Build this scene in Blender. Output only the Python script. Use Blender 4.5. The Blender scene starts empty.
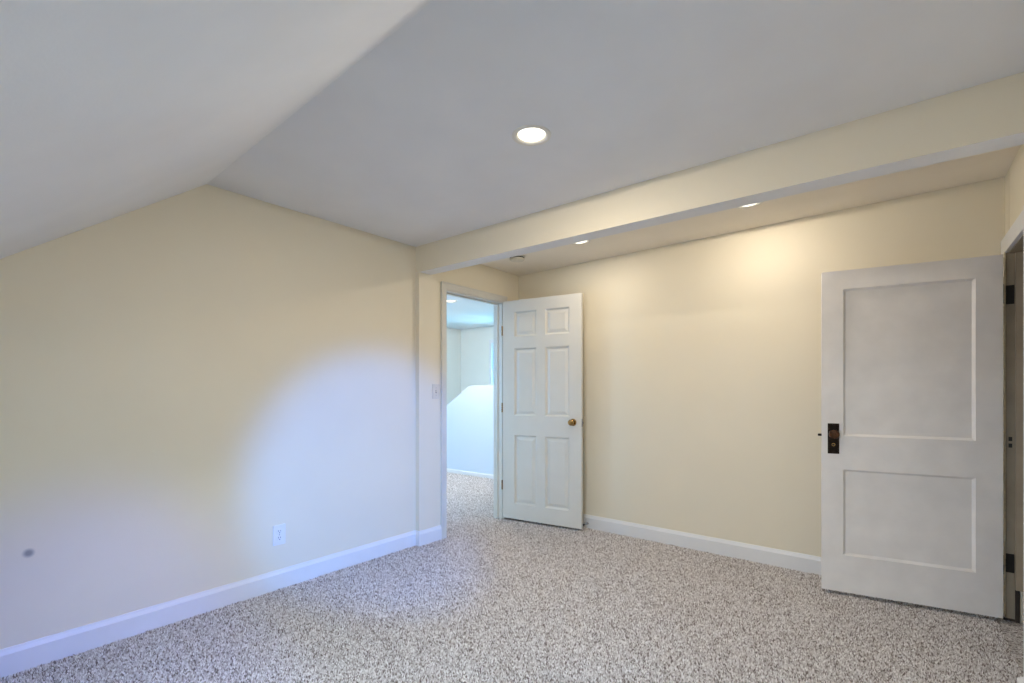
import bpy, bmesh, math, random
import numpy as np
from mathutils import Vector, Matrix
scene = bpy.context.scene
COL = scene.collection

# ------------------------------------------------------------------ camera
YAW = 0.6752
FPX = 479.8
cam_data = bpy.data.cameras.new('camera')
cam_data.sensor_width = 36.0
cam_data.lens = FPX / 1024 * 36.0
cam_data.shift_y = (391.8 - 341.5) / 1024
cam_data.clip_start = 0.05
cam = bpy.data.objects.new('camera', cam_data)
cam.location = (0, 0, 1.22)
cam.rotation_euler = (math.pi / 2, 0, YAW)
COL.objects.link(cam)
scene.camera = cam

# ------------------------------------------------------------------ exposure and sky
scene.view_settings.view_transform = 'Standard'
scene.view_settings.look = 'None'
scene.view_settings.exposure = 0.10
scene.view_settings.gamma = 1.0
scene.view_settings.use_curve_mapping = False
world = bpy.data.worlds.new('sky')
scene.world = world
world.use_nodes = True
_wn, _wl = world.node_tree.nodes, world.node_tree.links
bg = _wn['Background']
_tc = _wn.new('ShaderNodeTexCoord')
_sep = _wn.new('ShaderNodeSeparateXYZ')
_ramp = _wn.new('ShaderNodeValToRGB')          # dim ground below the horizon, blue sky above it
SKY = (0.03, 0.48, 1.0)
_ramp.color_ramp.elements[0].position = 0.0
_ramp.color_ramp.elements[0].color = (*[c * 0.12 for c in SKY], 1)
_ramp.color_ramp.elements[1].position = 0.06
_ramp.color_ramp.elements[1].color = (*SKY, 1)
_wl.new(_tc.outputs['Generated'], _sep.inputs[0])
_wl.new(_sep.outputs['Z'], _ramp.inputs['Fac'])
_wl.new(_ramp.outputs['Color'], bg.inputs['Color'])
bg.inputs['Strength'].default_value = 6.2


def area(name, loc, aim, sx, sy, power, color, spread=180, shape='RECTANGLE'):
    l = bpy.data.lights.new(name, 'AREA')
    l.shape = shape
    l.size = sx
    l.size_y = sy
    l.energy = power
    l.color = color
    l.spread = math.radians(spread)
    o = bpy.data.objects.new(name, l)
    o.location = loc
    o.rotation_euler = (Vector(aim) - Vector(loc)).to_track_quat('-Z', 'Y').to_euler()
    COL.objects.link(o)
    return o


def spot(name, loc, aim, size, blend, soft, power, color):
    l = bpy.data.lights.new(name, 'SPOT')
    l.energy = power
    l.color = color
    l.spot_size = math.radians(size)
    l.spot_blend = blend
    l.shadow_soft_size = soft
    o = bpy.data.objects.new(name, l)
    o.location = loc
    o.rotation_euler = (Vector(aim) - Vector(loc)).to_track_quat('-Z', 'Y').to_euler()
    COL.objects.link(o)
    return o


# daylight: through the room's window beside the camera, an added fill skylight behind it, and the hall windows
spot('window_beam', (0.64, 1.02, 1.45), (-2.98, 2.15, 0.55), 33, 0.55, 0.10, 480, (0.03, 0.25, 1.0))
spot('window_beam', (0.64, 0.66, 1.30), (-2.98, 0.50, 0.0), 27, 0.8, 0.12, 275, (0.02, 0.08, 1.0))
area('added_skylight_fill', (-1.0, -0.56, 1.42), (-0.4, 3.8, 1.3), 0.9, 0.5, 47, (0.88, 0.92, 1.0), 170)  # fill light outside the added skylight, out of view
area('hall_daylight', (-4.9, 1.62, 1.5), (-4.9, 5.0, 1.0), 1.0, 1.1, 48, (0.34, 0.60, 1.0), 170)
area('hall_far_daylight', (-5.23, 6.68, 1.6), (-4.6, 3.5, 1.4), 0.7, 1.0, 30, (0.28, 0.71, 1.0), 170)
CAN_COLOR = (1.0, 0.88, 0.73)
CAN_POWER = 28.0


# ------------------------------------------------------------------ materials
def mat(name, color, rough=0.6, metal=0.0, noise=None, bump=None, spec=0.5):
    m = bpy.data.materials.new(name)
    m.use_nodes = True
    nt = m.node_tree
    p = nt.nodes['Principled BSDF']
    p.inputs['Base Color'].default_value = (*color, 1)
    p.inputs['Roughness'].default_value = rough
    p.inputs['Metallic'].default_value = metal
    p.inputs['Specular IOR Level'].default_value = spec
    tc = nt.nodes.new('ShaderNodeTexCoord')
    if noise:
        scale, amount = noise
        n = nt.nodes.new('ShaderNodeTexNoise')
        n.inputs['Scale'].default_value = scale
        n.inputs['Detail'].default_value = 4
        nt.links.new(tc.outputs['Object'], n.inputs['Vector'])
        r = nt.nodes.new('ShaderNodeValToRGB')
        r.color_ramp.elements[0].position = 0.3
        r.color_ramp.elements[1].position = 0.7
        r.color_ramp.elements[0].color = (*[c * (1 - amount) for c in color], 1)
        r.color_ramp.elements[1].color = (*[min(1, c * (1 + amount * .5)) for c in color], 1)
        nt.links.new(n.outputs['Fac'], r.inputs['Fac'])
        nt.links.new(r.outputs['Color'], p.inputs['Base Color'])
    if bump:
        scale, strength, dist = bump
        n = nt.nodes.new('ShaderNodeTexNoise')
        n.inputs['Scale'].default_value = scale
        n.inputs['Detail'].default_value = 3
        nt.links.new(tc.outputs['Object'], n.inputs['Vector'])
        b = nt.nodes.new('ShaderNodeBump')
        b.inputs['Strength'].default_value = strength
        b.inputs['Distance'].default_value = dist
        nt.links.new(n.outputs['Fac'], b.inputs['Height'])
        nt.links.new(b.outputs['Normal'], p.inputs['Normal'])
    return m


def emit(name, color, strength):
    m = bpy.data.materials.new(name)
    m.use_nodes = True
    nt = m.node_tree
    nt.nodes.remove(nt.nodes['Principled BSDF'])
    e = nt.nodes.new('ShaderNodeEmission')
    e.inputs[0].default_value = (*color, 1)
    e.inputs[1].default_value = strength
    nt.links.new(e.outputs[0], nt.nodes['Material Output'].inputs['Surface'])
    return m


CREAM = (0.80, 0.735, 0.585)
M_wall = mat('cream_wall_paint', CREAM, 0.55, noise=(2.0, 0.02), bump=(160, 0.12, 0.002), spec=0.3)
M_ceil = mat('white_ceiling_paint', (0.83, 0.83, 0.84), 0.8, noise=(3.0, 0.03), bump=(120, 0.12, 0.002), spec=0.2)
M_trim = mat('white_trim_paint', (0.78, 0.78, 0.78), 0.4, noise=(6.0, 0.03))
M_frame = mat('off_white_frame_paint', (0.68, 0.665, 0.61), 0.42, noise=(6.0, 0.04))
M_door = mat('white_door_paint', (0.71, 0.69, 0.63), 0.38, noise=(5.0, 0.03), bump=(60, 0.06, 0.002))
M_olddoor = mat('old_white_door_paint', (0.86, 0.83, 0.80), 0.45, noise=(7.0, 0.06), bump=(40, 0.15, 0.002))
M_oldjamb = mat('worn_jamb_paint', (0.37, 0.31, 0.225), 0.5, noise=(9.0, 0.12), bump=(30, 0.2, 0.002))
M_cream_edge = mat('rough_cream_paint_edge', (0.90, 0.84, 0.66), 0.5, noise=(40.0, 0.15), bump=(70, 0.5, 0.004))
M_hallceil = mat('white_hall_ceiling_paint', (0.85, 0.85, 0.85), 0.8, bump=(120, 0.12, 0.002), spec=0.2)
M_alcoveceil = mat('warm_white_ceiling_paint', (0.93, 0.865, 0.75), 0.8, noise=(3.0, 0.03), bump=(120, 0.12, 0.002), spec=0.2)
M_hallwall = mat('pale_hall_wall_paint', (0.80, 0.80, 0.74), 0.6, noise=(2.0, 0.02), bump=(160, 0.1, 0.002))
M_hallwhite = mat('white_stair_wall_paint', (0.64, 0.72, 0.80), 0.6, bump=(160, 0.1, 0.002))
M_plastic = mat('white_plastic', (0.80, 0.80, 0.80), 0.3, noise=(20, 0.02))
M_almond = mat('aged_white_plastic', (0.70, 0.66, 0.56), 0.4, noise=(20, 0.05))
M_dark = mat('dark_slot', (0.02, 0.02, 0.02), 0.6, noise=(20, 0.2))
M_blackiron = mat('black_painted_iron', (0.012, 0.011, 0.010), 0.5, 0.3, noise=(60, 0.4), bump=(90, 0.3, 0.002))
M_bronze = mat('dark_bronze', (0.022, 0.014, 0.009), 0.38, 0.8, noise=(80, 0.5), bump=(120, 0.3, 0.001))
M_knobbrown = mat('worn_copper_knob', (0.13, 0.065, 0.038), 0.22, 0.85, noise=(40, 0.5))
M_brass = mat('antique_brass', (0.42, 0.27, 0.10), 0.25, 1.0, noise=(50, 0.3))
M_steel = mat('dull_steel', (0.40, 0.40, 0.42), 0.4, 0.9, noise=(50, 0.2))
M_rubber = mat('dark_rubber', (0.03, 0.03, 0.04), 0.7, noise=(40, 0.2))
M_gapshade = mat('dark_gap_shade', (0.035, 0.025, 0.020), 0.7, noise=(14, 0.4))  # dark brown for the painted gap shadows at the jamb's foot
M_canwhite = mat('white_metal_trim', (0.80, 0.76, 0.68), 0.35, noise=(20, 0.02))
M_lens = emit('lamp_lens', (1.0, 0.93, 0.80), 2.2)
M_glass = bpy.data.materials.new('window_glass')
M_glass.use_nodes = True
_n, _l = M_glass.node_tree.nodes, M_glass.node_tree.links
_n.remove(_n['Principled BSDF'])
_t, _g, _m, _f = (_n.new(k) for k in ('ShaderNodeBsdfTransparent', 'ShaderNodeBsdfGlossy', 'ShaderNodeMixShader', 'ShaderNodeFresnel'))
_t.inputs[0].default_value = (0.96, 0.98, 0.97, 1)
_g.inputs['Roughness'].default_value = 0.02
_f.inputs['IOR'].default_value = 1.2
_l.new(_f.outputs[0], _m.inputs[0])
_l.new(_t.outputs[0], _m.inputs[1])
_l.new(_g.outputs[0], _m.inputs[2])
_l.new(_m.outputs[0], _n['Material Output'].inputs['Surface'])


def carpet_material():
    m = bpy.data.materials.new('speckled_frieze_carpet')
    m.use_nodes = True
    nt = m.node_tree
    N, L = nt.nodes, nt.links
    p = N['Principled BSDF']
    p.inputs['Roughness'].default_value = 0.95
    p.inputs['Specular IOR Level'].default_value = 0.1
    tc = N.new('ShaderNodeTexCoord')
    # warp the coordinates so the tufts are not round cells
    nz = N.new('ShaderNodeTexNoise')
    nz.inputs['Scale'].default_value = 90
    nz.inputs['Detail'].default_value = 2
    L.new(tc.outputs['Object'], nz.inputs['Vector'])
    mx = N.new('ShaderNodeMixRGB')
    mx.blend_type = 'LINEAR_LIGHT'
    mx.inputs[0].default_value = 0.008
    L.new(tc.outputs['Object'], mx.inputs[1])
    L.new(nz.outputs['Color'], mx.inputs[2])
    v = N.new('ShaderNodeTexVoronoi')
    v.inputs['Scale'].default_value = 175
    L.new(mx.outputs[0], v.inputs['Vector'])
    sep = N.new('ShaderNodeSeparateColor')
    L.new(v.outputs['Color'], sep.inputs[0])
    r = N.new('ShaderNodeValToRGB')
    cr = r.color_ramp
    cols = [(0.0, (0.10, 0.082, 0.074)), (0.13, (0.22, 0.19, 0.178)), (0.32, (0.42, 0.39, 0.38)),
            (0.60, (0.585, 0.555, 0.55)), (0.86, (0.74, 0.72, 0.71)), (1.0, (0.90, 0.885, 0.87))]
    cr.elements[0].position, cr.elements[0].color = cols[0][0], (*cols[0][1], 1)
    cr.elements[1].position, cr.elements[1].color = cols[-1][0], (*cols[-1][1], 1)
    for pos, c in cols[1:-1]:
        e = cr.elements.new(pos)
        e.color = (*c, 1)
    L.new(sep.outputs[0], r.inputs['Fac'])
    # broad mottling from footfall and vacuuming
    n2 = N.new('ShaderNodeTexNoise')
    n2.inputs['Scale'].default_value = 5
    n2.inputs['Detail'].default_value = 5
    L.new(tc.outputs['Object'], n2.inputs['Vector'])
    r2 = N.new('ShaderNodeValToRGB')
    r2.color_ramp.elements[0].position = 0.3
    r2.color_ramp.elements[0].color = (0.86, 0.85, 0.84, 1)
    r2.color_ramp.elements[1].position = 0.7
    r2.color_ramp.elements[1].color = (1, 1, 1, 1)
    L.new(n2.outputs['Fac'], r2.inputs['Fac'])
    mul = N.new('ShaderNodeMixRGB')
    mul.blend_type = 'MULTIPLY'
    mul.inputs[0].default_value = 1
    L.new(r.outputs['Color'], mul.inputs[1])
    L.new(r2.outputs['Color'], mul.inputs[2])
    L.new(mul.outputs[0], p.inputs['Base Color'])
    b = N.new('ShaderNodeBump')
    b.inputs['Strength'].default_value = 0.6
    b.inputs['Distance'].default_value = 0.006
    L.new(sep.outputs[1], b.inputs['Height'])
    L.new(b.outputs['Normal'], p.inputs['Normal'])
    return m


M_carpet = carpet_material()


def pile_material():
    """each tuft has one yarn colour, picked by its own random number"""
    m = bpy.data.materials.new('twisted_carpet_yarn')
    m.use_nodes = True
    nt = m.node_tree
    N, L = nt.nodes, nt.links
    p = N['Principled BSDF']
    p.inputs['Roughness'].default_value = 0.95
    p.inputs['Specular IOR Level'].default_value = 0.1
    at = N.new('ShaderNodeAttribute')
    at.attribute_name = 'yarn'
    r = N.new('ShaderNodeValToRGB')
    cr = r.color_ramp
    cols = [(0.0, (0.12, 0.096, 0.088)), (0.10, (0.26, 0.225, 0.215)), (0.28, (0.52, 0.485, 0.475)),
            (0.60, (0.70, 0.675, 0.675)), (0.86, (0.87, 0.845, 0.85)), (1.0, (0.96, 0.95, 0.95))]
    cr.elements[0].position, cr.elements[0].color = cols[0][0], (*cols[0][1], 1)
    cr.elements[1].position, cr.elements[1].color = cols[-1][0], (*cols[-1][1], 1)
    for pos, c in cols[1:-1]:
        cr.elements.new(pos).color = (*c, 1)
    L.new(at.outputs['Fac'], r.inputs['Fac'])
    L.new(r.outputs['Color'], p.inputs['Base Color'])
    return m


M_pile = pile_material()


def sensor_spot_wall_material():
    """the cream wall paint with one small round grey camera sensor dust spot painted in"""
    m = M_wall.copy()
    m.name = 'cream_wall_paint_sensor_spot'
    nt = m.node_tree
    N, L = nt.nodes, nt.links
    p = N['Principled BSDF']
    src = p.inputs['Base Color'].links[0].from_socket
    tc = N.new('ShaderNodeTexCoord')
    d = N.new('ShaderNodeVectorMath')
    d.operation = 'DISTANCE'
    d.inputs[1].default_value = (-2.985, 0.319, 0.509)
    L.new(tc.outputs['Object'], d.inputs[0])
    mr = N.new('ShaderNodeMapRange')
    mr.interpolation_type = 'SMOOTHSTEP'
    mr.inputs['From Min'].default_value = 0.006
    mr.inputs['From Max'].default_value = 0.026
    mr.inputs['To Min'].default_value = 0.8
    mr.inputs['To Max'].default_value = 0.0
    L.new(d.outputs['Value'], mr.inputs['Value'])
    mx = N.new('ShaderNodeMixRGB')
    mx.inputs[2].default_value = (0.20, 0.20, 0.20, 1)  # grey of the sensor dust spot, painted onto the wall
    L.new(mr.outputs[0], mx.inputs[0])
    L.new(src, mx.inputs[1])
    L.new(mx.outputs[0], p.inputs['Base Color'])
    return m


M_wallspot = sensor_spot_wall_material()


# ------------------------------------------------------------------ mesh helpers
def obj(name, bm, m, parent=None, smooth=False):
    bmesh.ops.remove_doubles(bm, verts=bm.verts, dist=1e-6)
    bmesh.ops.recalc_face_normals(bm, faces=bm.faces)
    me = bpy.data.meshes.new(name)
    bm.to_mesh(me)
    bm.free()
    ms = m if isinstance(m, (list, tuple)) else [m]
    for k in ms:
        me.materials.append(k)
    if smooth:
        for p in me.polygons:
            p.use_smooth = True
        me.set_sharp_from_angle(angle=math.radians(35))
    o = bpy.data.objects.new(name, me)
    COL.objects.link(o)
    if parent is not None:
        o.parent = parent
    return o


def tag(o, label, cat, group=None, kind=None):
    o['label'] = label
    o['category'] = cat
    if group:
        o['group'] = group
    if kind:
        o['kind'] = kind
    return o


def struct(name, bm, m, label, cat, smooth=False):
    return tag(obj(name, bm, m, smooth=smooth), label, cat, kind='structure')


def empty(name, loc, rotz=0, rot=None):
    o = bpy.data.objects.new(name, None)
    o.empty_display_size = 0.1
    o.location = loc
    o.rotation_euler = rot if rot else (0, 0, rotz)
    COL.objects.link(o)
    return o


def add_box(bm, x0, x1, y0, y1, z0, z1, bevel=0.0, seg=2):
    t = bmesh.new()
    bmesh.ops.create_cube(t, size=1)
    for v in t.verts:
        v.co = Vector(((x0 + x1) / 2 + v.co.x * (x1 - x0), (y0 + y1) / 2 + v.co.y * (y1 - y0),
                       (z0 + z1) / 2 + v.co.z * (z1 - z0)))
    if bevel:
        bmesh.ops.bevel(t, geom=t.edges[:], offset=bevel, segments=seg, affect='EDGES', profile=0.7)
    merge(bm, t)
    return bm


def merge(bm, t, M=None):
    me = bpy.data.meshes.new('t')
    if M is not None:
        bmesh.ops.transform(t, matrix=M, verts=t.verts)
    t.to_mesh(me)
    t.free()
    bm.from_mesh(me)
    bpy.data.meshes.remove(me)


def box(*a, **k):
    return add_box(bmesh.new(), *a, **k)


def add_prism(bm, poly, d):
    """a closed polygon of 3-D points pushed along the vector d"""
    d = Vector(d)
    a = [bm.verts.new(Vector(p)) for p in poly]
    b = [bm.verts.new(Vector(p) + d) for p in poly]
    bm.faces.new(a)
    bm.faces.new(b[::-1])
    n = len(poly)
    for i in range(n):
        bm.faces.new((a[i], a[(i + 1) % n], b[(i + 1) % n], b[i]))
    return bm


def add_lathe(bm, prof, seg=40, M=None):
    """profile of (radius, height) turned about Z; closed where the radius is 0"""
    t = bmesh.new()
    rings = []
    for r, h in prof:
        if r < 1e-6:
            rings.append([t.verts.new((0, 0, h))])
        else:
            rings.append([t.verts.new((r * math.cos(2 * math.pi * k / seg), r * math.sin(2 * math.pi * k / seg), h))
                          for k in range(seg)])
    for a, b in zip(rings, rings[1:]):
        for k in range(seg):
            k2 = (k + 1) % seg
            if len(a) == 1 and len(b) == 1:
                continue
            if len(a) == 1:
                t.faces.new((a[0], b[k], b[k2]))
            elif len(b) == 1:
                t.faces.new((a[k], b[0], a[k2]))
            else:
                t.faces.new((a[k], b[k], b[k2], a[k2]))
    merge(bm, t, M)
    return bm


def lathe(prof, seg=40, M=None):
    return add_lathe(bmesh.new(), prof, seg, M)


def add_tube(bm, pts, r, seg=8):
    pts = [Vector(p) for p in pts]
    rings = []
    for i, p in enumerate(pts):
        d = (pts[min(i + 1, len(pts) - 1)] - pts[max(i - 1, 0)]).normalized()
        up = Vector((0, 0, 1)) if abs(d.z) < 0.9 else Vector((1, 0, 0))
        a = d.cross(up).normalized()
        b = d.cross(a)
        rings.append([bm.verts.new(p + (a * math.cos(2 * math.pi * k / seg) + b * math.sin(2 * math.pi * k / seg)) * r)
                      for k in range(seg)])
    for A, B in zip(rings, rings[1:]):
        for k in range(seg):
            bm.faces.new((A[k], A[(k + 1) % seg], B[(k + 1) % seg], B[k]))
    bm.faces.new(rings[0])
    bm.faces.new(rings[-1][::-1])
    return bm


def slab_with_holes(outline, holes, z_of, thick):
    """horizontal slab: outline of (x, y), round holes (x, y, r); underside height from z_of(x, y)"""
    bm = bmesh.new()
    loops = [outline]
    for hx, hy, r in holes:
        loops.append([(hx + r * math.cos(2 * math.pi * k / 40), hy + r * math.sin(2 * math.pi * k / 40)) for k in range(40)])
    edges = []
    for lp in loops:
        vs = [bm.verts.new((x, y, z_of(x, y))) for x, y in lp]
        edges += [bm.edges.new((vs[i], vs[(i + 1) % len(vs)])) for i in range(len(vs))]
    bmesh.ops.triangle_fill(bm, use_beauty=True, edges=edges)
    r = bmesh.ops.extrude_face_region(bm, geom=bm.faces[:])
    for v in r['geom']:
        if isinstance(v, bmesh.types.BMVert):
            v.co.z += thick
    return bm


def baseboard_run(bm, p, q, n, h=0.120, t=0.015):
    """one straight run from p to q on the floor, n = (nx, ny) pointing into the room"""
    p, q, n = Vector((*p, 0)), Vector((*q, 0)), Vector((*n, 0))
    prof = [(0, 0), (t, 0), (t, h * 0.79), (t * 0.55, h * 0.93), (t * 0.40, h), (0, h)]
    add_prism(bm, [p + n * a + Vector((0, 0, b)) for a, b in prof], q - p)
    return bm


# ------------------------------------------------------------------ room dimensions (metres)
XL, XA = -2.985, -2.940          # left wall, and the slightly furred-out wall beside the doorway
YB = 3.779                        # back wall
YF, YFB = 2.4998, 2.622           # header beam, front and back faces
XR, XP = 0.470, 0.422             # right wall, and the nearer, thicker part of it
YK = -0.95                        # knee wall behind the camera
H = 2.372
HX0, HX1, HY0, HY1 = -6.45, -3.035, 1.75, 6.50   # hall
D1A, D1B, D1H = 2.772, 3.530, 2.078             # doorway in the alcove's left wall
D2A, D2B, D2H = 2.83, 3.652, 1.968              # doorway in the right wall


def knee_y(x):
    return 1.019 - 0.0318 * (x + 2.9785)


def slope_z(x, y):
    return H - 0.745 * max(0.0, knee_y(x) - y)


def alcove_z(x, y):
    return 2.376 + (x - XL) / (XR - XL) * 0.036


# ------------------------------------------------------------------ the shell
bm = box(HX0 - 0.1, 1.75, YK - 0.1, HY1 + 0.1, -0.1, 0)
struct('floor', bm, M_carpet, 'carpeted floor running from the room into the hall', 'floor')



def carpet_pile(name, regions, pitch, width, height, seed):
    """the cut pile: one small leaning tuft every `pitch` metres, all in one mesh"""
    rng = np.random.default_rng(seed)
    pts = []
    for x0, x1, y0, y1 in regions:
        gx, gy = np.meshgrid(np.arange(x0, x1, pitch), np.arange(y0, y1, pitch))
        q = np.stack([gx.ravel(), gy.ravel()], 1)
        q += rng.uniform(-.45, .45, q.shape) * pitch
        pts.append(q[(q[:, 0] > x0) & (q[:, 0] < x1) & (q[:, 1] > y0) & (q[:, 1] < y1)])
    q = np.concatenate(pts)
    n = len(q)
    a = rng.uniform(0, 2 * math.pi, n)
    w = width * rng.uniform(.75, 1.25, n) * .5
    h = height * rng.uniform(.6, 1.15, n)
    v = np.zeros((n, 4, 3))
    for k in range(3):
        v[:, k, 0] = q[:, 0] + w * np.cos(a + k * 2.0944)
        v[:, k, 1] = q[:, 1] + w * np.sin(a + k * 2.0944)
    lean = rng.uniform(-.5, .5, (n, 2)) * width
    v[:, 3, 0], v[:, 3, 1], v[:, 3, 2] = q[:, 0] + lean[:, 0], q[:, 1] + lean[:, 1], h
    base = (np.arange(n) * 4)[:, None, None]
    f = base + np.array([[0, 1, 3], [1, 2, 3], [2, 0, 3]])[None]
    me = bpy.data.meshes.new(name)
    me.vertices.add(n * 4)
    me.vertices.foreach_set('co', v.ravel())
    me.loops.add(n * 9)
    me.loops.foreach_set('vertex_index', f.ravel().astype(np.int32))
    me.polygons.add(n * 3)
    me.polygons.foreach_set('loop_start', (np.arange(n * 3) * 3).astype(np.int32))
    at = me.attributes.new('yarn', 'FLOAT', 'FACE')
    at.data.foreach_set('value', np.repeat(rng.uniform(0, 1, n), 3).astype(np.float32))
    me.materials.append(M_pile)
    me.update(calc_edges=True)
    o = bpy.data.objects.new(name, me)
    COL.objects.link(o)
    return tag(o, 'speckled beige, brown and grey twisted pile of the carpet', 'carpet', kind='stuff')


carpet_pile('carpet_pile', [(XL + .018, XR - .05, -0.3, YB - .018), (-5.7, XL + .018, D1A + .02, D1B - .02),
                            (-5.7, HX1 - .06, D1B - .02, 5.05), (-5.7, HX1 - .06, 2.2, D1A + .02)], 0.0068, 0.0086, 0.0105, 7)

bm = bmesh.new()
ky = knee_y(XL)
add_prism(bm, [(XL, YK, 0), (XL, YF, 0), (XL, YF, H + .02), (XL, ky, H), (XL, YK, slope_z(XL, YK))], (-0.04, 0, 0))
struct('wall_left', bm, M_wallspot, 'cream gable wall on the left under the sloped ceiling', 'wall')

bm = bmesh.new()
xo = HX1
add_box(bm, xo, XA, YF, YFB, 0, 2.166)
add_box(bm, xo, XA, YFB, D1A, 0, 2.42)
add_box(bm, xo, XA, D1B, YB + 0.1, 0, 2.42)
add_box(bm, xo, XA, D1A, D1B, D1H, 2.42)
struct('wall_alcove', bm, M_wall, 'cream wall around the hall doorway beyond the beam', 'wall')

bm = box(XA - 0.2, XR + 0.2, YB, YB + 0.1, 0, 2.45)
struct('wall_back', bm, M_wall, 'long cream wall between the two open doors', 'wall')

bm = bmesh.new()
add_box(bm, XR, XR + 0.12, D2B + 0.006, YB + 0.1, 0, 2.45)
add_box(bm, XR, XR + 0.12, 2.60, D2B, D2H, 2.45)
WY0, WY1, WZ0, WZ1 = 0.42, 1.22, 0.78, 1.78
add_box(bm, XP, XR + 0.12, YK, WY0, 0, 2.45)
add_box(bm, XP, XR + 0.12, WY1, D2A - 0.02, 0, D2H)
add_box(bm, XP, XR + 0.12, WY1, 2.60, D2H, 2.45)
add_box(bm, XP, XR + 0.12, WY0, WY1, 0, WZ0)
add_box(bm, XP, XR + 0.12, WY0, WY1, WZ1, 2.45)
struct('wall_right', bm, M_wall, 'cream wall holding the old panelled door at the right', 'wall')

bm = box(XL - 0.1, XR + 0.2, YK - 0.1, YK, 0, 1.2)
struct('wall_front', bm, M_wall, 'low cream knee wall under the slope', 'wall')

# flat ceiling of the main room, with its round opening for the lamp
LAMP_MAIN = (-1.28, 1.739)
LAMP_ALC = [(-1.915, 3.225), (-0.722, 3.262)]
LAMP_HALL = (-4.52, 4.37)
HOLE = 0.070
bm = slab_with_holes([(XL - 0.1, knee_y(XL - 0.1)), (0.6, knee_y(0.6)), (0.6, YF + 0.02), (XL - 0.1, YF + 0.02)],
                     [(*LAMP_MAIN, HOLE)], lambda x, y: H, 0.06)
struct('ceiling', bm, M_ceil, 'flat white ceiling of the main room', 'ceiling')

SKX0, SKX1, SKY0, SKY1 = -1.5, -0.5, -0.82, -0.30


def plane_z(x, y):
    return H - 0.745 * (knee_y(x) - y)


bm = bmesh.new()
a, b = XL - 0.1, 0.6
for x0, x1, y0, y1 in ((a, b, SKY1, None), (a, b, YK - .1, SKY0), (a, SKX0, SKY0, SKY1), (SKX1, b, SKY0, SKY1)):
    pts = [(x0, y0), (x1, y0), (x1, knee_y(x1) if y1 is None else y1), (x0, knee_y(x0) if y1 is None else y1)]
    add_prism(bm, [(x, y, plane_z(x, y)) for x, y in pts], (0, -0.05, 0.08))
struct('ceiling_slope', bm, M_ceil, 'sloped white attic ceiling at the upper left', 'ceiling')

bm = slab_with_holes([(XA - 0.05, YFB - 0.02), (0.6, YFB - 0.02), (0.6, YB + 0.05), (XA - 0.05, YB + 0.05)],
                     [(*p, HOLE) for p in LAMP_ALC], alcove_z, 0.06)
struct('ceiling_alcove', bm, M_alcoveceil, 'white ceiling strip beyond the beam', 'ceiling')

# header beam: cream faces, white underside
bm = bmesh.new()
zb0, zb1 = 2.167, 2.154
prof = [(YF, zb0), (YFB, zb0), (YFB, 2.44), (YF, 2.44)]
va = [bm.verts.new((XL - 0.03, y, z)) for y, z in prof]
vb = [bm.verts.new((0.55, y, z - (zb0 - zb1 if z < 2.3 else 0))) for y, z in prof]
faces = [bm.faces.new(va), bm.faces.new(vb[::-1])]
for i in range(4):
    fc = bm.faces.new((va[i], va[(i + 1) % 4], vb[(i + 1) % 4], vb[i]))
    fc.material_index = 1 if i == 0 else 0
struct('beam', bm, [M_wall, M_ceil], 'long cream header beam dropped below the ceiling', 'beam')

# ------------------------------------------------------------------ hall beyond the doorway
bm = bmesh.new()
add_box(bm, HX0 - 0.1, HX0, HY0 - 0.1, HY1 + 0.1, 0, 2.45)
struct('wall_hall_left', bm, M_hallwall, 'pale hall wall at the far left seen through the doorway', 'wall')
# far wall with its window
HWX0, HWX1, HWZ0, HWZ1 = -5.70, -4.85, 1.05, 2.13
bm = bmesh.new()
add_box(bm, HX0, HWX0, HY1, HY1 + 0.1, 0, 2.45)
add_box(bm, HWX1, HX1, HY1, HY1 + 0.1, 0, 2.45)
add_box(bm, HWX0, HWX1, HY1, HY1 + 0.1, 0, HWZ0)
add_box(bm, HWX0, HWX1, HY1, HY1 + 0.1, HWZ1, 2.45)
struct('wall_hall_far', bm, M_hallwall, 'pale far wall of the hall behind the stair wall', 'wall')
bm = bmesh.new()
sx0, sx1, sz0, sz1 = -5.5, -4.3, 0.85, 2.05
add_box(bm, HX0, sx0, HY0 - 0.1, HY0, 0, 2.45)
add_box(bm, sx1, HX1, HY0 - 0.1, HY0, 0, 2.45)
add_box(bm, sx0, sx1, HY0 - 0.1, HY0, 0, sz0)
add_box(bm, sx0, sx1, HY0 - 0.1, HY0, sz1, 2.45)
struct('wall_hall_front', bm, M_hallwall, 'near hall wall out of view beside the doorway', 'wall')
bm = bmesh.new()
add_box(bm, HX1, HX1 + 0.06, YB + 0.1, HY1 + 0.1, 0, 2.45)
add_box(bm, HX1 - 0.006, HX1, HY0 - 0.1, D1A, 0, 2.45)
add_box(bm, HX1 - 0.006, HX1, D1B, YB + 0.1, 0, 2.45)
add_box(bm, HX1 - 0.006, HX1, D1A, D1B, D1H, 2.45)
struct('wall_hall_right', bm, M_hallwall, 'hall side of the wall around the doorway', 'wall')
bm = slab_with_holes([(HX0 - 0.1, HY0 - 0.1), (HX1 + 0.06, HY0 - 0.1), (HX1 + 0.06, HY1 + 0.1), (HX0 - 0.1, HY1 + 0.1)],
                     [(*LAMP_HALL, HOLE)], lambda x, y: 2.40, 0.06)
struct('ceiling_hall', bm, M_hallceil, 'white hall ceiling seen through the doorway', 'ceiling')
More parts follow.
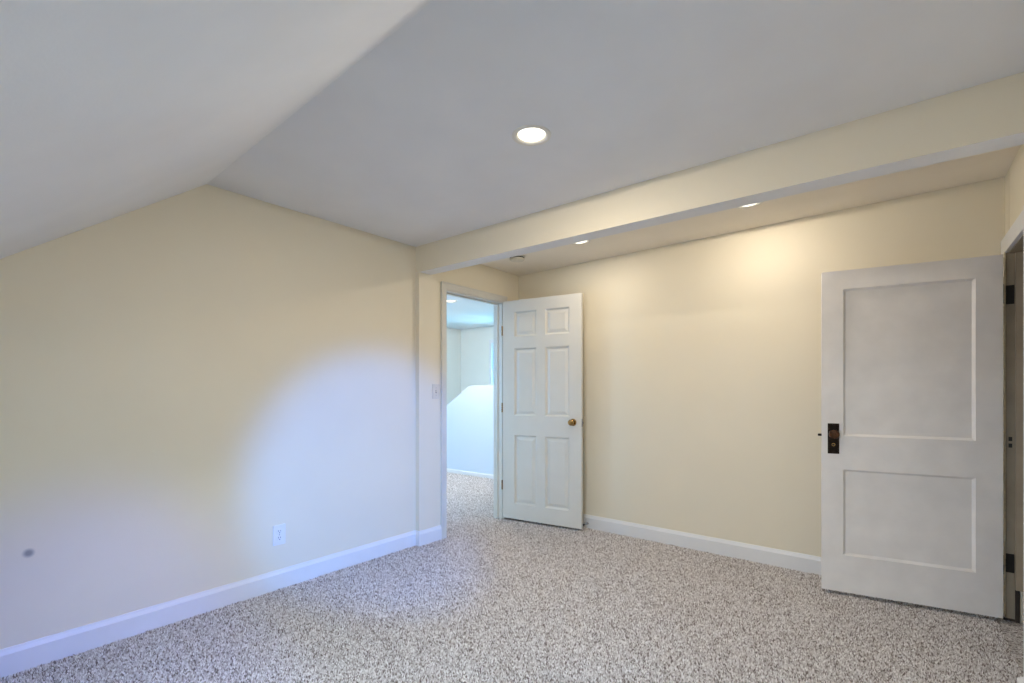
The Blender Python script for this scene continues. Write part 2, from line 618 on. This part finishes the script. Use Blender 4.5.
# white half wall along the stairs: level top stepping down to a slope on the left
YS = 5.07
bm = bmesh.new()
add_prism(bm, [(HX0, YS, 0), (HX1, YS, 0), (HX1, YS, 1.32), (-4.85, YS, 1.31), (-5.36, YS, 1.0), (HX0, YS, 0.36)], (0, 0.11, 0))
struct('wall_stair', bm, M_hallwhite, 'bright white half wall with sloping top in the hall', 'half wall')
bm = bmesh.new()
baseboard_run(bm, (HX0, YS), (HX1, YS), (0, -1), h=0.060)
struct('baseboard_hall', bm, M_trim, 'white baseboard along the foot of the stair half wall', 'baseboard')


def window(name, cx, cy, cz, w, h, rotz, label, rot=None):
    """sash window; local X along the wall, local Y out of the room"""
    e = empty(name, (cx, cy, cz), rotz, rot)
    tag(e, label, 'window', kind='structure')
    fr = bmesh.new()
    for s in (-1, 1):
        add_box(fr, s * w / 2 - .03, s * w / 2 + .03, -.02, .09, -h / 2 - .03, h / 2 + .03, 0.004)
        add_box(fr, -w / 2 + .03, w / 2 - .03, -.02, .09, s * h / 2 - .03, s * h / 2 + .03, 0.004)
    obj('window_frame', fr, M_trim, e)
    obj('meeting_rail', box(-w / 2 + .03, w / 2 - .03, .02, .06, -.02, .02, bevel=0.003), M_trim, e)
    obj('pane', box(-w / 2 + .03, w / 2 - .03, .036, .040, -h / 2 + .03, h / 2 - .03), M_glass, e)
    obj('window_sill', box(-w / 2 - .07, w / 2 + .07, -.06, -.01, -h / 2 - .055, -h / 2 - .03, bevel=0.004), M_trim, e)
    return e


window('window_1', XP + 0.03, (WY0 + WY1) / 2, (WZ0 + WZ1) / 2, WY1 - WY0, WZ1 - WZ0, -math.pi / 2,
       'white sash window in the right wall beside the camera')
window('window_2', (HWX0 + HWX1) / 2, HY1 + 0.01, (HWZ0 + HWZ1) / 2, HWX1 - HWX0, HWZ1 - HWZ0, 0,
       'bright window on the far hall wall')
window('window_3', (sx0 + sx1) / 2, HY0 - 0.01, (sz0 + sz1) / 2, sx1 - sx0, sz1 - sz0, math.pi,
       'white sash window in the near hall wall')

_sx, _sy = (SKX0 + SKX1) / 2, (SKY0 + SKY1) / 2  # unseen skylight, added so that fill light comes from behind the camera
window('fill_skylight', _sx, _sy, plane_z(_sx, _sy), SKX1 - SKX0, (SKY1 - SKY0) * 1.247, 0,
       'white framed unseen skylight added behind the camera for fill light', rot=(math.atan2(1, -0.745), 0, 0))

# closet behind the right doorway
bm = bmesh.new()
add_box(bm, 0.60, 1.70, YB, YB + 0.1, 0, 2.45)
add_box(bm, 0.60, 1.70, 2.3, 2.4, 0, 2.45)
add_box(bm, 1.65, 1.75, 2.3, YB + 0.1, 0, 2.45)
add_box(bm, 0.59, 1.75, 2.3, YB + 0.1, 2.40, 2.48)
struct('wall_closet', bm, M_wall, 'dim closet interior behind the old door frame', 'wall')

# ------------------------------------------------------------------ baseboards
bm = bmesh.new()
baseboard_run(bm, (XL, YK), (XL, YF), (1, 0))
struct('baseboard_left', bm, M_trim, 'white baseboard along the left gable wall', 'baseboard')
bm = bmesh.new()
baseboard_run(bm, (XA, YF - 0.012), (XA, 2.728), (1, 0))
baseboard_run(bm, (XL, YF), (XA + 0.002, YF), (0, -1), t=0.012)
struct('baseboard_alcove', bm, M_trim, 'short white baseboard left of the hall doorway', 'baseboard')
bm = bmesh.new()
baseboard_run(bm, (XA, YB), (XR, YB), (0, -1))
struct('baseboard_back', bm, M_trim, 'white baseboard along the back wall between the doors', 'baseboard')
bm = bmesh.new()
baseboard_run(bm, (XP, YK), (XP, 2.742), (-1, 0), h=0.105, t=0.048)
struct('baseboard_right', bm, M_trim, 'white baseboard end at the lower right corner', 'baseboard')

# ------------------------------------------------------------------ door trim: casing, jambs and stops in one frame
def casing_leg(bm, x, y0, y1, z0, z1, out, inner):
    """flat casing with a raised outer band; out = protrusion sign along x, inner = which y side faces the opening"""
    t = 0.017
    add_box(bm, min(x, x + out * t), max(x, x + out * t), y0, y1, z0, z1, 0.003)


bm = bmesh.new()
c0, c1, ct = D1A - 0.045, D1B + 0.048, D1H + 0.052
casing_leg(bm, XA, c0, D1A + 0.008, 0, ct, 1, 1)
casing_leg(bm, XA, D1B - 0.004, c1, 0, ct, 1, -1)
casing_leg(bm, XA, D1A + 0.008, D1B - 0.004, D1H - 0.004, ct, 1, 0)
add_box(bm, XA, XA + 0.021, c0 - 0.002, c0 + 0.014, 0, ct + 0.002, 0.004)
add_box(bm, XA, XA + 0.021, c0, c1, ct - 0.014, ct + 0.003, 0.004)
xj0, xj1 = HX1 - 0.010, XA + 0.004
add_box(bm, xj0, xj1, D1A, D1A + 0.014, 0, D1H, 0.002)
add_box(bm, xj0, xj1, D1B - 0.014, D1B, 0, D1H, 0.002)
add_box(bm, xj0, xj1, D1A, D1B, D1H - 0.014, D1H, 0.002)
xs0, xs1 = XA - 0.085, XA - 0.045
add_box(bm, xs0, xs1, D1A + 0.014, D1A + 0.024, 0, D1H - 0.014, 0.002)
add_box(bm, xs0, xs1, D1B - 0.024, D1B - 0.014, 0, D1H - 0.014, 0.002)
add_box(bm, xs0, xs1, D1A + 0.014, D1B - 0.014, D1H - 0.024, D1H - 0.014, 0.002)
t1 = struct('trim_1', bm, M_frame, 'white door casing around the hall doorway', 'door frame')
sp = obj('strike_plate', box(XA - 0.042, XA + 0.001, D1A + 0.013, D1A + 0.0155, 0.915, 0.985, bevel=0.0006), M_brass, t1)

bm = bmesh.new()
# far leg, head, near leg (proud of the thicker near wall)
add_box(bm, XR - 0.014, XR + 0.002, D2B + 0.004, YB - 0.001, 0, D2H + 0.085, 0.002)
add_box(bm, XR - 0.018, XR + 0.002, 2.62, YB - 0.001, D2H - 0.004, D2H + 0.085, 0.004)
t2 = struct('trim_2', bm, M_trim, 'white door casing around the closet doorway at the right edge', 'door frame')
bm = box(XP - 0.018, XR + 0.13, 2.745, D2A, 0, D2H + 0.01, bevel=0.004)
obj('near_casing', bm, M_trim, t2)
bm = bmesh.new()
add_box(bm, XR - 0.016, XR + 0.022, D2B, D2B + 0.012, 0.012, D2H, 0.0015)
add_box(bm, XR + 0.022, XR + 0.063, D2B - 0.012, D2B + 0.012, 0.17, D2H, 0.003)
add_box(bm, XR + 0.063, XR + 0.13, D2B, D2B + 0.012, 0, D2H, 0.0015)
add_box(bm, XR - 0.002, XR + 0.13, D2A, D2B, D2H - 0.01, D2H + 0.006, 0.0015)
j2 = obj('jamb', bm, M_oldjamb, t2)
j2['label'] = 'worn beige jamb face'
bm = bmesh.new()
random.seed(4)
z = 0.03
while z < D2H:
    dz = random.uniform(0.02, 0.06)
    add_box(bm, XR - 0.0195 - random.uniform(0, .004), XR - 0.013, D2B - 0.004, D2B + 0.010, z, min(z + dz, D2H), 0.002)
    z += dz
pe = obj('paint_ridge', bm, M_cream_edge, t2)
pe['label'] = 'rough cream paint edge'
bm = box(XR + 0.022, XR + 0.039, D2B - 0.008, D2B + 0.012, 0.0, 0.17, bevel=0.002)  # dark block in place of the shadow gap where the stop ends
w = obj('stop_gap_shade', bm, M_gapshade, t2)
w['label'] = 'dark block painted as the shadow gap below the stop'
bm = box(XR - 0.022, XR + 0.022, D2B - 0.003, D2B + 0.012, 0.0, 0.013, bevel=0.002)  # dark strip that paints the gap shadow beneath the jamb
w = obj('jamb_gap_shade', bm, M_gapshade, t2)
w['label'] = 'dark block painted as the shadow gap below the stop'
st = obj('strike_plate', box(XR - 0.011, XR + 0.019, D2B - 0.0022, D2B + 0.001, 0.885, 1.000, bevel=0.0008), M_oldjamb, t2)
for zc in (0.970, 0.935):
    obj('strike_hole', box(XR - 0.003, XR + 0.011, D2B - 0.0035, D2B - 0.001, zc - 0.012, zc + 0.010), M_dark, st)


# ------------------------------------------------------------------ doors
def door_leaf(w, h, th, holes):
    xs = sorted({0, w, *[v for q in holes for v in q[:2]]})
    zs = sorted({0, h, *[v for q in holes for v in q[2:]]})
    bm = bmesh.new()

    def inside(x, z):
        return any(a < x < b and c < z < d for a, b, c, d in holes)

    def quad(*p):
        bm.faces.new([bm.verts.new(Vector(v)) for v in p])

    nx, nz = len(xs) - 1, len(zs) - 1
    solid = [[not inside((xs[i] + xs[i + 1]) / 2, (zs[j] + zs[j + 1]) / 2) for j in range(nz)] for i in range(nx)]
    for i in range(nx):
        for j in range(nz):
            if not solid[i][j]:
                continue
            a, b, c, d = xs[i], xs[i + 1], zs[j], zs[j + 1]
            quad((a, 0, c), (b, 0, c), (b, 0, d), (a, 0, d))
            quad((a, th, c), (a, th, d), (b, th, d), (b, th, c))
            if i == 0 or not solid[i - 1][j]:
                quad((a, 0, c), (a, 0, d), (a, th, d), (a, th, c))
            if i == nx - 1 or not solid[i + 1][j]:
                quad((b, 0, c), (b, th, c), (b, th, d), (b, 0, d))
            if j == 0 or not solid[i][j - 1]:
                quad((a, 0, c), (a, th, c), (b, th, c), (b, 0, c))
            if j == nz - 1 or not solid[i][j + 1]:
                quad((a, 0, d), (b, 0, d), (b, th, d), (a, th, d))
    return bm


def panel_mesh(a, b, c, d, th, prof):
    """door panel with its moulding on both faces: prof = list of (inset, depth)"""
    bm = bmesh.new()
    for side in (0, 1):
        prev = None
        for ins, dep in prof:
            y = dep if side == 0 else th - dep
            ring = [bm.verts.new(v) for v in ((a + ins, y, c + ins), (b - ins, y, c + ins), (b - ins, y, d - ins), (a + ins, y, d - ins))]
            if prev:
                for k in range(4):
                    bm.faces.new((prev[k], prev[(k + 1) % 4], ring[(k + 1) % 4], ring[k]))
            prev = ring
        bm.faces.new(prev)
    return bm


def knob_mesh(r, out):
    """round knob turned about -Y: neck then a flattened ball"""
    prof = [(r * .42, 0), (r * .38, out * .35), (r * .50, out * .45), (r * .86, out * .55), (r, out * .72), (r * .95, out * .86),
            (r * .70, out * .97), (0, out)]
    return lathe(prof, 32, Matrix.Rotation(math.pi / 2, 4, 'X'))


# six-panel door, open past a right angle against the back wall
D1W, D1T = 0.800, 0.035
d1 = empty('door_1', (-2.925, 3.513, 0.027), math.radians(8.2))
tag(d1, 'white six-panel door standing open with a brass knob', 'door', kind='structure')
z0 = 0.027
h1 = [(xa, xb, za - z0, zb - z0) for xa, xb in ((.128, .360), (.450, .686)) for za, zb in ((.170, .815), (.999, 1.627), (1.737, 1.970))]
obj('door_leaf', door_leaf(D1W, 2.052, D1T, h1), M_door, d1)
raised = [(0, 0), (.002, .004), (.011, .0115), (.0125, .014), (.020, .014), (.044, .006), (.047, .0055)]
for q in h1:
    obj('panel', panel_mesh(*q, D1T, raised), M_door, d1)
kb = obj('knob', knob_mesh(.0275, .062), M_brass, d1, smooth=True)
kb.location = (0.722, 0, 0.953 - z0)
kb['label'] = 'antique brass knob'
ro = obj('rosette', lathe([(.032, 0), (.032, .003), (.027, .008), (.012, .010), (0, .010)], 32, Matrix.Rotation(math.pi / 2, 4, 'X')), M_brass, kb, smooth=True)
kb2 = obj('knob', knob_mesh(.0275, .062), M_brass, d1, smooth=True)
kb2.location = (0.722, D1T, 0.953 - z0)
kb2.rotation_euler = (0, 0, math.pi)
kb2['label'] = 'antique brass knob'
lp = obj('latch_plate', box(D1W - .001, D1W + .0025, .005, .030, .905 - z0 + .01, .965 - z0 + .02, bevel=.0008), M_steel, d1)
lp['label'] = 'dull metal latch plate'
obj('latch_bolt', box(D1W + .002, D1W + .012, .011, .024, .93 - z0 + .012, .948 - z0 + .012, bevel=.002), M_steel, lp)
for zc in (1.80, 1.07, .335):
    hb = bmesh.new()
    add_box(hb, -0.0030, 0.0005, .002, .033, zc - z0 - .045, zc - z0 + .045, 0.0006)
    for k in range(5):
        add_tube(hb, [(-0.006, -.004, zc - z0 - .045 + .018 * k + .0006), (-0.006, -.004, zc - z0 - .045 + .018 * (k + 1) - .0006)], .0052, 12)
    hg = obj('hinge', hb, M_brass, d1, smooth=True)
    hg['label'] = 'tarnished brass hinge'

# two-panel old door, standing open at the right
D2W, D2T = 0.805, 0.035
d2 = empty('door_2', (-0.353, 3.452, 0.026), math.radians(9.9))
tag(d2, 'old two-panel white door standing open at the right with black knob plate', 'door', kind='structure')
z0 = 0.026
h2 = [(.108, .697, .957 - z0, 1.832 - z0), (.108, .697, .247 - z0, .757 - z0)]
obj('door_leaf', door_leaf(D2W, 1.918, D2T, h2), M_olddoor, d2)
flat = [(0, 0), (.001, .003), (.011, .0125), (.0120, .014)]
for q in h2:
    obj('panel', panel_mesh(*q, D2T, flat), M_olddoor, d2)
for s, y in ((1, 0), (-1, D2T)):
    pb = bmesh.new()
    add_box(pb, .030, .088, -.0028, .0005, .848 - z0, 1.030 - z0, 0.001)
    add_box(pb, .036, .082, -.0042, -.002, .856 - z0, 1.022 - z0, 0.0012)
    pl = obj('knob_plate', pb, M_bronze, d2)
    pl['label'] = 'dark bronze knob plate'
    if s < 0:
        pl.location = (.118, D2T, 0)
        pl.rotation_euler = (0, 0, math.pi)
    kn = obj('knob', knob_mesh(.0280, .060), M_knobbrown, pl, smooth=True)
    kn.location = (.059, -.003, .968 - z0)
    kn['label'] = 'worn copper-brown knob'
    kh = bmesh.new()
    add_lathe(kh, [(.0045, 0), (.0045, .0015), (0, .0015)], 16, Matrix.Translation((.059, -.0038, .905 - z0)) @ Matrix.Rotation(math.pi / 2, 4, 'X'))
    add_box(kh, .0572, .0608, -.0053, -.0036, .888 - z0, .904 - z0)
    obj('keyhole', kh, M_dark, pl)
    ring = lathe([(.0095, 0), (.0095, .002), (.0060, .0022), (.0060, 0)], 20, Matrix.Translation((.059, -.0040, .903 - z0)) @ Matrix.Rotation(math.pi / 2, 4, 'X'))
    obj('keyhole_ring', ring, M_brass, pl)
lb = obj('latch_bolt', lathe([(.0075, 0), (.0075, .016), (.005, .0205), (0, .021)], 16, Matrix.Translation((0.001, .016, .958 - z0)) @ Matrix.Rotation(-math.pi / 2, 4, 'Y')), M_bronze, d2)
lb['label'] = 'dark latch bolt'
for zc in (1.737, .308):
    hb = bmesh.new()
    for k in range(5):
        add_tube(hb, [(D2W + .003, D2T + .004, zc - z0 - .05 + .02 * k + .0006), (D2W + .003, D2T + .004, zc - z0 - .05 + .02 * (k + 1) - .0006)], .0055, 12)
    add_box(hb, D2W - .0005, D2W + .0025, .002, D2T + .004, zc - z0 - .05, zc - z0 + .05, 0.0006)
    # leaf let into the jamb
    t = bmesh.new()
    add_box(t, XR - 0.021, XR + 0.019, D2B - .0035, D2B + .0005, zc - .05, zc + .05, 0.0006)
    merge(hb, t, (Matrix.Translation((-0.353, 3.452, 0.026)) @ Matrix.Rotation(math.radians(9.9), 4, 'Z')).inverted())
    hg = obj('hinge', hb, M_blackiron, d2)
    hg['label'] = 'black painted hinge'


# ------------------------------------------------------------------ recessed lamps
def recessed_light():
    e = empty('recessed_light', (0, 0, 0))
    obj('trim_ring', lathe([(.0650, .006), (.0670, -.001), (.072, -.0045), (.082, -.0048), (.0875, -.0025), (.0885, 0), (.0885, .0005), (.070, .0005), (.0675, .006), (.0650, .006)], 48), M_canwhite, e, smooth=True)
    obj('baffle', lathe([(.0655, .003), (.0645, .002), (.0610, .008), (.0605, .014), (.064, .014), (.0655, .003)], 48), M_canwhite, e, smooth=True)
    ls = obj('lens', lathe([(0, -.0105), (.020, -.0098), (.040, -.0066), (.054, -.0010), (.0608, .0045), (.0608, .012), (0, .012)], 48), M_lens, e, smooth=True)
    ls['label'] = 'glowing white lens'
    obj('can_housing', lathe([(.0685, .001), (.0685, .110), (.05, .118), (0, .118), (0, .116), (.049, .116), (.0675, .109), (.0675, .001)], 48), M_steel, e, smooth=True)
    return e


def copy_tree(o):
    c = o.copy()
    COL.objects.link(c)
    for ch in o.children:
        d = ch.copy()
        COL.objects.link(d)
        d.parent = c
    return c


lamps = [((*LAMP_MAIN, H), 'round recessed ceiling light in the main ceiling, largest and nearest', .34, .38),
         ((*LAMP_ALC[0], alcove_z(*LAMP_ALC[0])), 'recessed ceiling light beyond the beam, left one near the smoke alarm', .08, .16),
         ((*LAMP_ALC[1], alcove_z(*LAMP_ALC[1])), 'recessed ceiling light beyond the beam, right one partly hidden by it', .34, .12),
         ((*LAMP_HALL, 2.40), 'recessed light on the hall ceiling seen through the doorway', 3.6, 0.25)]
proto = recessed_light()
for i, (loc, label, ks, kd) in enumerate(lamps):
    o = proto if i == 0 else copy_tree(proto)
    o.location = loc
    tag(o, label, 'ceiling light', 'recessed ceiling lights')
    # the flat lens throws light over the whole half space below the ceiling, most of it downwards
    l = bpy.data.lights.new('lamp_light', 'SPOT')
    l.energy = CAN_POWER * ks
    l.color = CAN_COLOR
    l.spot_size = math.radians(180)
    l.spot_blend = 0.005
    l.shadow_soft_size = 0.02
    lo = bpy.data.objects.new('lamp_light', l)
    lo.location = (loc[0], loc[1], loc[2] - 0.015)
    COL.objects.link(lo)
    area('lamp_downlight', (loc[0], loc[1], loc[2] - 0.014), (loc[0], loc[1], 0), 0.12, 0.12, CAN_POWER * kd, CAN_COLOR, 180, 'DISK')

# ------------------------------------------------------------------ smoke alarm on the alcove ceiling
sm = empty('smoke_detector', (-2.535, 3.235, alcove_z(-2.535, 3.235)))
tag(sm, 'round off-white smoke alarm on the ceiling beyond the beam', 'smoke alarm')
obj('base', lathe([(0, 0), (.070, 0), (.070, -.009), (.066, -.012), (0, -.012)], 40), M_almond, sm, smooth=True)
vr = bmesh.new()
add_lathe(vr, [(0, -.011), (.056, -.011), (.056, -.022), (0, -.022)], 40)
for k in range(20):
    a = 2 * math.pi * k / 20
    t = box(.054, .062, -.0025, .0025, -.0225, -.0115)
    merge(vr, t, Matrix.Rotation(a, 4, 'Z'))
v_ = obj('vent_ring', vr, M_dark, sm)
v_['label'] = 'dark slotted vent ring'
obj('cover', lathe([(0, -.022), (.064, -.022), (.064, -.028), (.058, -.036), (.030, -.040), (0, -.040)], 40), M_almond, sm, smooth=True)
tb = obj('test_button', lathe([(0, -.039), (.011, -.039), (.011, -.0425), (0, -.043)], 20, Matrix.Translation((.026, 0, 0))), M_almond, sm, smooth=True)

# ------------------------------------------------------------------ outlet on the left wall (local: X out of the wall, Y along it)
ou = empty('electrical_outlet', (XL, 1.418, 0.335))
tag(ou, 'white duplex electrical outlet low on the left wall', 'outlet')
obj('faceplate', box(-.001, .0065, -.0375, .0375, -.0615, .0615, bevel=.0025), M_plastic, ou)
for zc in (.0205, -.0205):
    rb = bmesh.new()
    add_lathe(rb, [(0, .0085), (.0165, .0085), (.0170, .0055), (.0170, 0)], 28, Matrix.Translation((0, 0, zc)) @ Matrix.Rotation(math.pi / 2, 4, 'Y'))
    rc = obj('receptacle', rb, M_plastic, ou, smooth=True)
    sb = bmesh.new()
    for yc, hh in ((-.0062, .0095), (.0062, .0080)):
        add_box(sb, .0080, .0090, yc - .0013, yc + .0013, zc + .0005, zc + .0005 + hh)
    add_lathe(sb, [(0, .0090), (.0030, .0090), (.0030, .0080)], 14, Matrix.Translation((0, 0, zc - .0075)) @ Matrix.Rotation(math.pi / 2, 4, 'Y'))
    sl = obj('slots', sb, M_dark, rc)
    sl['label'] = 'dark plug slots'
obj('screw', lathe([(0, .0078), (.003, .0075), (.0034, .006)], 14, Matrix.Rotation(math.pi / 2, 4, 'Y')), M_steel, ou)

# ------------------------------------------------------------------ light switch beside the doorway
sw = empty('light_switch', (XA, 2.672, 1.222))
tag(sw, 'cream toggle light switch on the wall left of the hall doorway', 'light switch')
obj('faceplate', box(-.001, .0065, -.0365, .0365, -.0600, .0600, bevel=.0025), M_almond, sw)
tg = bmesh.new()
add_prism(tg, [(.005, -.0045, -.010), (.005, -.0045, .010), (.017, -.0045, .011), (.018, -.0045, .004)], (0, .009, 0))
obj('toggle', tg, M_almond, sw)
obj('toggle_slot', box(.005, .0070, -.0058, .0058, -.0125, .0125), M_dark, sw)['label'] = 'dark slot around the toggle'
for zc in (.030, -.030):
    obj('screw', lathe([(0, .0078), (.0027, .0075), (.0030, .006)], 14, Matrix.Translation((0, 0, zc)) @ Matrix.Rotation(math.pi / 2, 4, 'Y')), M_steel, sw)

# ------------------------------------------------------------------ spring door stop on the back baseboard
ds = empty('door_stop', (-2.150, YB - 0.015, 0.048))
tag(ds, 'small dark spring door stop on the baseboard behind the six-panel door', 'door stop')
sp_ = bmesh.new()
add_tube(sp_, [(.006 * math.cos(k * .7), -.006 - k * .058 / 90, .006 * math.sin(k * .7)) for k in range(91)], .0013, 6)
obj('spring', sp_, M_steel, ds, smooth=True)
obj('mounting_cup', lathe([(0, 0), (.011, 0), (.011, .003), (.007, .008), (0, .008)], 20, Matrix.Rotation(math.pi / 2, 4, 'X')), M_steel, ds, smooth=True)
obj('rubber_tip', lathe([(0, .062), (.0085, .062), (.0095, .070), (.0075, .076), (0, .077)], 20, Matrix.Rotation(math.pi / 2, 4, 'X')), M_rubber, ds, smooth=True)
